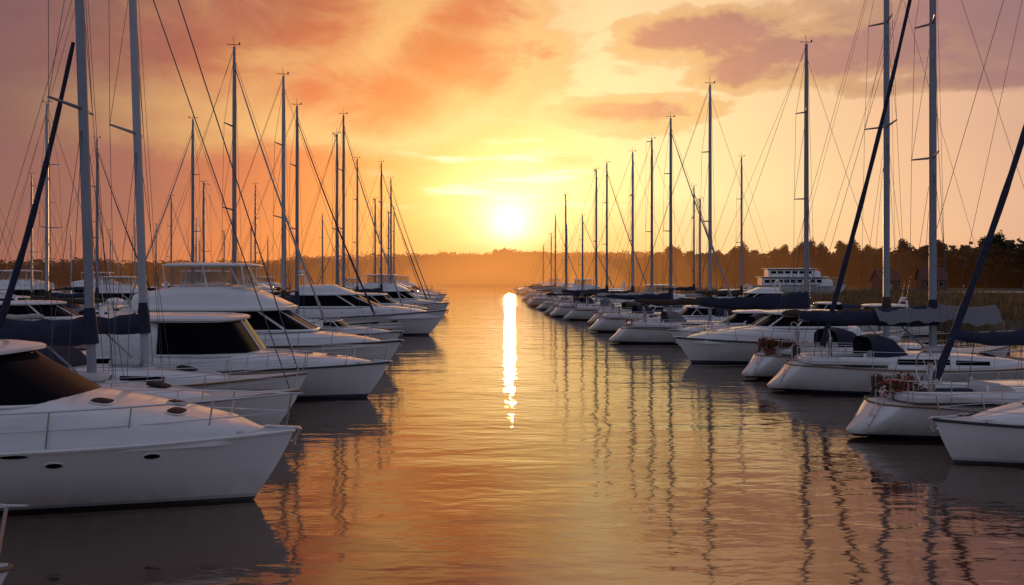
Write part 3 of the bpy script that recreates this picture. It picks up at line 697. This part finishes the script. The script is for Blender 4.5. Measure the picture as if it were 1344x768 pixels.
q=random.Random(5); mb=MB()
for i in range(32000):
    y=62+q.random()**1.3*112; x=bankx(y)-2.0+q.random()**1.0*48
    if noise.noise(Vector((x*.15,y*.1,9)))<-.22 and x>bankx(y)+3: continue
    z=land(x,y)-.05; h=q.uniform(.6,1.6)*(1.15 if x<bankx(y)+5 else .8)*(1+.8*noise.noise(Vector((x*.2,y*.2,2)))); a=q.uniform(0,pi); wd=q.uniform(.03,.07)
    dx,dy=math.cos(a)*wd,math.sin(a)*wd; lx,ly=q.uniform(-.3,.3),q.uniform(-.3,.3)
    mb.add([(x-dx,y-dy,z),(x+dx,y+dy,z),(x+dx*.7+lx*.4,y+dy*.7+ly*.4,z+h*.6),(x+lx,y+ly,z+h)],[(0,1,2,3)])
o=mk('reeds',mb,['reed_mat'],None,recalc=False); o['kind']='stuff'; o['label']='tall reeds and grass on the shore bank'; o['category']='reeds'

def leafcloud(mb,q,c,r,n,ls,mi=0):
    for i in range(n):
        d=Vector((q.gauss(0,1),q.gauss(0,1),q.gauss(0,1))).normalized()*q.random()**.4
        p=Vector(c)+Vector((d.x*r[0],d.y*r[1],d.z*r[2]))
        a=Vector((q.uniform(-1,1),q.uniform(-1,1),q.uniform(-.6,.6)))*ls; b2=Vector((q.uniform(-1,1),q.uniform(-1,1),q.uniform(-.6,.6)))*ls
        mb.add([p-a,p+b2,p+a,p-b2],[(0,1,2,3)],mi)
def tree(seed,H,W):
    q=random.Random(seed); rt=root('tree','dark leafy tree standing on the shore','tree','trees along the shore')
    mb=MB(); mb.tube([(0,0,-.3),(.1,0,H*.35),(-.1,.1,H*.65),(0,0,H*.85)],[.3,.22,.13,.03],7)
    cl=[]
    for k in range(30):
        t=q.uniform(.14,.90); a=q.uniform(0,2*pi); prof=max(.12,1-((t-.35)/.62)**2)
        rr=W*prof*q.uniform(.3,.75); z=H*t
        e=Vector((rr*math.cos(a),rr*math.sin(a),z))
        if k%2==0: mb.tube([(0,0,max(.5,z-H*.12)),e*.55+Vector((0,0,z*.42)),e],[.08,.045,.02],5)
        cl.append((e,prof))
    mk('trunk',mb,['bark'],rt); mb=MB()
    for e,pr in cl: leafcloud(mb,q,e,(W*q.uniform(.26,.42)*(.5+.5*pr),W*q.uniform(.26,.42)*(.5+.5*pr),H*q.uniform(.07,.11)),95,.34)
    for k in range(8): leafcloud(mb,q,(q.uniform(-.3,.3),q.uniform(-.3,.3),H*(.2+.095*k)),(W*.6*(1-.10*k),W*.6*(1-.10*k),H*.1),120,.36)
    mk('crown',mb,['leaves'],rt,recalc=False); return rt
T=[tree(1,13.5,4.6),tree(2,15,4.6),tree(3,12,5.0),tree(4,16,4.8),tree(5,14,4.4)]
q=random.Random(21); pos=[]
for i in range(110):
    t=i/109; X=lerp(190,58,t)+q.uniform(-3,3); Y=lerp(222,355,t)+q.uniform(-8,24); pos.append((X,Y))
tu=set()
for i,(X,Y) in enumerate(pos):
    src=T[q.randrange(5)]; s=q.uniform(.84,1.12)*(1-.05*i/110)
    if src not in tu:
        tu.add(src); src.location=(X,Y,land(X,Y)); src.scale=(s,s,s)
    else: copy_tree(src,(X,Y,land(X,Y)),q.uniform(0,6),s)
def forest(line,n,hmin,hmax,depth,seed,label,lv=42,fat=1.0,ls=.075):
    q=random.Random(seed); mb=MB()
    for i in range(n):
        t=q.random()*(len(line)-1); k=int(t); f=t-k; a,b2=line[k],line[k+1]
        X=lerp(a[0],b2[0],f)+q.uniform(-4,4); Y=lerp(a[1],b2[1],f)+q.random()*depth; z=land(X,Y)
        h=lerp(hmin,hmax,.5+.5*noise.noise(Vector((X*.03,Y*.03,0)))+q.uniform(-.2,.2))
        mb.tube([(X,Y,z),(X,Y,z+h*.7)],[.3,.08],4)
        W=h*q.uniform(.25,.36)*fat
        leafcloud(mb,q,(X,Y,z+h*.4),(W,W,h*.36),lv//2,h*ls)
        leafcloud(mb,q,(X,Y,z+h*.68),(W*.8,W*.8,h*.28),lv//2,h*ls*.85)
    o=mk('forest',mb,['leaves_far'],None,recalc=False); o['kind']='stuff'; o['label']=label; o['category']='forest'
forest([(300,225),(230,240),(150,258),(75,350),(40,430),(-10,560)],2500,11.5,15.5,50,3,'dark wooded shoreline under the sunset',48,1.25,.085)
forest([(-330,300),(-200,330),(-130,420),(-60,520),(30,590),(120,600)],2400,8.5,13.5,90,4,'distant hazy wooded hill beyond the marina',36,1.3,.09)

def house(label,x,y,rot,w=3.2,d=2.6,h=3.2,rh=3.0,s=1):
    rt=root('house',label,'house'); rt.location=(x,y,land(x,y)); rt.rotation_euler=(0,0,rot); rt.scale=(s,s,s)
    mb=MB(); mb.box((0,0,h/2),(w,d,h/2)); mb.add([(w,-d,h),(w,d,h),(w,0,h+rh*.9)],[(0,1,2)]); mb.add([(-w,-d,h),(-w,d,h),(-w,0,h+rh*.9)],[(0,1,2)]); mk('wall',mb,['brick_wall'],rt)
    mb=MB()
    for sd in(1,-1):
        a=[(-w-.4,sd*(d+.5),h-.4),(w+.4,sd*(d+.5),h-.4),(w+.4,0,h+rh),(-w-.4,0,h+rh)]
        mb.add(a+[(p[0],p[1],p[2]+.16) for p in a],[(0,1,2,3),(4,5,6,7),(0,1,5,4),(1,2,6,5),(2,3,7,6),(3,0,4,7)])
    r=mk('roof',mb,['roof_tile'],rt); mb=MB(); mb.box((w*.5,0,h+rh+.2),(.3,.3,.7)); mk('chimney',mb,['brick_wall'],r)
    for xx in(-w*.55,w*.55):
        mb=MB(); mb.box((xx,-d-.02,h*.55),(.5,.04,.6)); wi=mk('window',mb,['tinted_glass'],rt)
        mb=MB()
        for dx,dz,hx,hz in((0,.66,.6,.06),(0,-.66,.6,.06),(-.56,0,.06,.6),(.56,0,.06,.6),(0,0,.03,.6)): mb.box((xx+dx,-d-.05,h*.55+dz),(hx,.05,hz))
        mk('frame',mb,['white_trim'],wi)
    mb=MB(); mb.box((0,-d-.03,1.05),(.45,.05,1.05)); mk('door',mb,['white_trim'],rt)
house('small brick house with steep red tiled roof',91,216,.15,s=.8)
house('brick cottage with red tiled roof and chimney',103,218,-.1,s=.88)
house('low brick shed with red tiled roof near the trees',128,216,.3,3.4,2.6,2.6,2.0,.75)

rt=root('excursion_boat','long white three-deck excursion boat at the shore','boat'); rt.location=(45.5,141,.9); rt.rotation_euler=(0,0,math.radians(-4))
Hy=Hull(15,4.4,2.2,1.9,kind='motor',over=1.6); Hy.mesh(rt,'hull_white'); Hy.deck(rt); Hy.rub(rt,.05)
tr=[(-6,1.9,1.8,3.2),(3.6,1.9,1.8,3.2),(5,1.3,1.8,2.8)]; dk=trunk('lower_saloon',tr,rt)
for k in range(9): patch(dk,tr,-5.6+k,-4.85+k,.12,.5,.02)
slab('boat_deck',-6.6,4.6,2.1,3.2,rt,th=.12,crown=.03)
tr=[(-5,1.6,3.3,4.5),(2.2,1.6,3.3,4.5),(3.2,1.1,3.3,4.1)]; dk=trunk('upper_saloon',tr,rt)
for k in range(6): patch(dk,tr,-4.6+k*1.1,-3.8+k*1.1,.12,.5,.02)
slab('roof',-5.6,2.8,1.8,4.5,rt,th=.12,crown=.06)
Hy.rails(rt,-6,None,.9,.03,1.2)
for s in(-4,0,4):
    mb=MB(); mb.box((s,0,-.1),(.25,1.3,.75),0,0,.05); mk('keel_block',mb,['pile_wood'],rt)

# ================================================================ haze: nested ellipsoids, scattered sunlight put in as orange volume emission
def haze_glow_mat(name,d,e,c):
    m=bpy.data.materials.new(name); m.use_nodes=True; nt=m.node_tree; nt.nodes.clear()
    out=nt.nodes.new('ShaderNodeOutputMaterial'); va=nt.nodes.new('ShaderNodeVolumeAbsorption'); va.inputs['Color'].default_value=(0,0,0,1); va.inputs['Density'].default_value=d
    ve=nt.nodes.new('ShaderNodeEmission'); ve.inputs['Color'].default_value=c+(1,); ve.inputs['Strength'].default_value=e
    ad=nt.nodes.new('ShaderNodeAddShader'); nt.links.new(va.outputs[0],ad.inputs[0]); nt.links.new(ve.outputs[0],ad.inputs[1]); nt.links.new(ad.outputs[0],out.inputs['Volume']); MATS[name]=m
haze_glow_mat('haze_glow_core',.0010,.00150,(1,.36,.07)); haze_glow_mat('haze_glow_mid',.0007,.00085,(1,.33,.06)); haze_glow_mat('haze_glow_wide',.00032,.00030,(1,.34,.10))
for c,r,mt in (((0,375,.5),(36,262,17),'haze_glow_core'),((0,405,.5),(70,280,27),'haze_glow_mid'),((0,420,.5),(112,285,34),'haze_glow_wide'),((0,445,.5),(165,290,38),'haze_glow_wide'),((0,480,.5),(240,300,42),'haze_glow_wide')):
    mb=MB(); mb.ell(c,r,64,32); o=mk('haze_glow',mb,[mt]); o['kind']='structure'; o['label']='evening mist over the far shore with sun glow added as emission'; o['category']='haze_glow'

# ================================================================ world
SUN_AZ=math.atan((669-672)/1164); SUN_EL=math.atan(70/1164)
wd=bpy.data.worlds.new('World'); scene.world=wd; wd.use_nodes=True; nt=wd.node_tree; nt.nodes.clear()
def node(t): return nt.nodes.new(t)
def mm(op,a,b_=None,c=None,clamp=False):
    n=node('ShaderNodeMath'); n.operation=op; n.use_clamp=clamp
    for i,v in enumerate((a,b_,c)):
        if v is None: continue
        if isinstance(v,(int,float)): n.inputs[i].default_value=v
        else: nt.links.new(v,n.inputs[i])
    return n.outputs[0]
def smooth(a,b_,x):
    n=node('ShaderNodeMapRange'); n.interpolation_type='SMOOTHSTEP'; n.inputs[1].default_value=a; n.inputs[2].default_value=b_; nt.links.new(x,n.inputs[0]); return n.outputs[0]
def mixc(f,a,b_,mode='MIX'):
    n=node('ShaderNodeMix'); n.data_type='RGBA'; n.blend_type=mode
    for i,v in ((0,f),(6,a),(7,b_)):
        if isinstance(v,(int,float)): n.inputs[i].default_value=v
        elif isinstance(v,tuple): n.inputs[i].default_value=v+(1,)
        else: nt.links.new(v,n.inputs[i])
    return n.outputs[2]
tc=node('ShaderNodeTexCoord'); vn=node('ShaderNodeVectorMath'); vn.operation='NORMALIZE'; nt.links.new(tc.outputs['Generated'],vn.inputs[0])
sp=node('ShaderNodeSeparateXYZ'); nt.links.new(vn.outputs[0],sp.inputs[0])
az=mm('ARCTAN2',sp.outputs[0],sp.outputs[1]); el=mm('ARCSINE',sp.outputs[2])
el=mm('ABSOLUTE',el)
cb=node('ShaderNodeCombineXYZ'); nt.links.new(mm('MULTIPLY',az,4.5),cb.inputs[0]); nt.links.new(mm('MULTIPLY',el,9),cb.inputs[1])
def wn(sc,det,rough=.55,dist=0,off=0):
    n=node('ShaderNodeTexNoise'); n.inputs['Scale'].default_value=sc; n.inputs['Detail'].default_value=det; n.inputs['Roughness'].default_value=rough; n.inputs['Distortion'].default_value=dist
    mp=node('ShaderNodeMapping'); mp.inputs['Location'].default_value=(off,off*.7,off*.3); nt.links.new(cb.outputs[0],mp.inputs['Vector'])
    nt.links.new(mp.outputs[0],n.inputs['Vector']); return n.outputs['Fac']
n1=wn(2.0,7,.60,.4,1.7); n2=wn(.6,3,.5,.2,7.3); n3=wn(1.5,6,.6,.4,3.1)
da=mm('SUBTRACT',az,SUN_AZ); de=mm('SUBTRACT',el,SUN_EL)
ang=mm('SQRT',mm('ADD',mm('POWER',mm('ABSOLUTE',da),2),mm('POWER',mm('MULTIPLY',mm('ABSOLUTE',de),1.15),2)))
angn=mm('ADD',ang,mm('MULTIPLY',mm('SUBTRACT',n2,.5),mm('MULTIPLY',ang,.35)))
def ramp(pts,fac,mx=1.6):
    n=node('ShaderNodeValToRGB'); cr=n.color_ramp
    fm=mm('DIVIDE',fac,mx); nt.links.new(fm,n.inputs[0])
    while len(cr.elements)<len(pts): cr.elements.new(.5)
    for e,(p,c) in zip(cr.elements,pts): e.position=p/mx; e.color=s2l(c)+(1,)
    return n.outputs[0]
BK=(128,132,154)
clR=ramp([(0,(255,244,180)),(.06,(255,230,132)),(.13,(255,224,138)),(.2,(255,228,162)),(.3,(255,218,160)),(.43,(242,190,148)),(.6,(204,156,138)),(1.0,(144,126,136)),(1.6,BK)],angn)
clL=ramp([(0,(255,240,160)),(.06,(255,208,92)),(.13,(255,176,70)),(.22,(245,140,64)),(.32,(214,118,74)),(.44,(164,100,86)),(.6,(130,90,90)),(1.0,(112,98,110)),(1.6,BK)],angn)
cdL=ramp([(0,(255,220,120)),(.1,(255,186,72)),(.19,(247,142,62)),(.28,(224,116,62)),(.38,(180,98,72)),(.5,(136,90,86)),(.65,(110,82,90)),(1.0,(94,86,98)),(1.6,(106,108,126))],angn)
cdR=ramp([(0,(255,225,140)),(.1,(252,188,102)),(.18,(238,160,102)),(.27,(214,144,108)),(.37,(188,130,112)),(.5,(164,118,114)),(.65,(138,106,108)),(1.0,(100,92,104)),(1.6,(106,108,126))],angn)
side=smooth(-.10,.18,az)
clear=mixc(smooth(-.10,.12,az),clL,clR); cloud=mixc(side,cdL,cdR)
blobs=[((200,10),(520,180)),((600,80),(168,76)),((480,130),(220,78)),((900,60),(180,40)),((1060,66),(200,48)),((1270,30),(250,88)),((825,150),(125,30)),((715,212),(66,11)),((1240,108),(160,18)),((620,20),(110,60))]
fld=None
for (cx,cy),(rx,ry) in blobs:
    a0=math.atan((cx-672)/1164); e0=math.atan((365-cy)/1164*math.cos(a0)); ca=math.cos(a0)
    u=mm('DIVIDE',mm('SUBTRACT',az,a0),rx/1164*ca); v=mm('DIVIDE',mm('SUBTRACT',el,e0),ry/1164*ca)
    d=mm('SUBTRACT',1.0,mm('ADD',mm('MULTIPLY',u,u),mm('MULTIPLY',v,v)))
    d=mm('MAXIMUM',d,-1.8)
    fld=d if fld is None else mm('SMOOTH_MAX',fld,d,.15)
gen=mm('MULTIPLY',mm('SUBTRACT',n2,.56),5.0)
gen=mm('ADD',gen,mm('MULTIPLY',mm('SUBTRACT',smooth(.3,.6,el),1.0),2.2))
fld=mm('MAXIMUM',fld,gen)
amp=mm('ADD',1.3,mm('MULTIPLY',smooth(-.06,.12,az),3.0))
fld=mm('ADD',mm('ADD',fld,mm('MULTIPLY',mm('SUBTRACT',n1,.5),amp)),mm('MULTIPLY',smooth(-.06,.12,az),.10))
mask=smooth(-.15,.5,fld)
edge=mm('MULTIPLY',mask,mm('SUBTRACT',1.0,smooth(.4,1.1,fld)))
col=mixc(mm('MULTIPLY',mask,.96),clear,cloud)
tex=mm('ADD',.74,mm('MULTIPLY',n3,.52))
col=mixc(mm('ADD',mm('MULTIPLY',mask,.75),.12),col,mixc(1.0,col,tex,'MULTIPLY'))
col=mixc(mm('MULTIPLY',mm('MULTIPLY',edge,.75),mm('SUBTRACT',1.0,smooth(.2,.6,ang))),col,s2l((255,208,128)))
stn=node('ShaderNodeTexNoise'); stn.inputs['Scale'].default_value=1.0; stn.inputs['Detail'].default_value=4
cb2=node('ShaderNodeCombineXYZ'); nt.links.new(mm('MULTIPLY',az,9),cb2.inputs[0]); nt.links.new(mm('MULTIPLY',el,70),cb2.inputs[1]); nt.links.new(cb2.outputs[0],stn.inputs['Vector'])
band=mm('MULTIPLY',smooth(.06,.10,el),mm('SUBTRACT',1.0,smooth(.14,.2,el)))
strk=mm('MULTIPLY',mm('MULTIPLY',smooth(.50,.68,stn.outputs['Fac']),band),mm('SUBTRACT',1.0,smooth(.08,.2,ang)))
col=mixc(mm('MULTIPLY',strk,.7),col,s2l((255,245,200)))
g1=mm('EXPONENT',mm('MULTIPLY',mm('POWER',mm('DIVIDE',ang,.024),2.0),-1.0))
g2=mm('EXPONENT',mm('DIVIDE',ang,-.07))
glow=mixc(1.0,(1.0,.9,.65),mm('MULTIPLY',g1,1.2),'MULTIPLY'); glow2=mixc(1.0,(1.0,.68,.36),mm('MULTIPLY',g2,2.0),'MULTIPLY')
col=mixc(1.0,mixc(1.0,col,glow,'ADD'),glow2,'ADD')
bg=node('ShaderNodeBackground'); nt.links.new(col,bg.inputs[0]); bg.inputs[1].default_value=1.0
sky=node('ShaderNodeTexSky'); sky.sky_type='NISHITA'; sky.sun_disc=False; sky.sun_elevation=SUN_EL; sky.sun_rotation=SUN_AZ; 
bg2=node('ShaderNodeBackground'); nt.links.new(sky.outputs[0],bg2.inputs[0]); bg2.inputs[1].default_value=.006
ad=node('ShaderNodeAddShader'); nt.links.new(bg.outputs[0],ad.inputs[0]); nt.links.new(bg2.outputs[0],ad.inputs[1])
wo=node('ShaderNodeOutputWorld'); nt.links.new(ad.outputs[0],wo.inputs[0])

sl=bpy.data.lights.new('sun','SUN'); sl.energy=2.0; sl.angle=math.radians(.6); sl.color=(1,.5,.2)
so=bpy.data.objects.new('sun',sl); COL.objects.link(so)
d=Vector((math.sin(SUN_AZ)*math.cos(SUN_EL),math.cos(SUN_AZ)*math.cos(SUN_EL),math.sin(SUN_EL)))
so.rotation_euler=d.to_track_quat('Z','Y').to_euler()
so.location=(0,60,40)

cam=bpy.data.cameras.new('camera'); co=bpy.data.objects.new('camera',cam); COL.objects.link(co)
co.location=(0,0,4); co.rotation_euler=(math.radians(90),0,0)
cam.sensor_width=36; cam.lens=36*1164/1344; cam.shift_y=-19/1344; cam.clip_end=4000
scene.camera=co
scene.view_settings.view_transform='Standard'; scene.view_settings.look='None'; scene.view_settings.exposure=0
print('objects',len(bpy.data.objects))
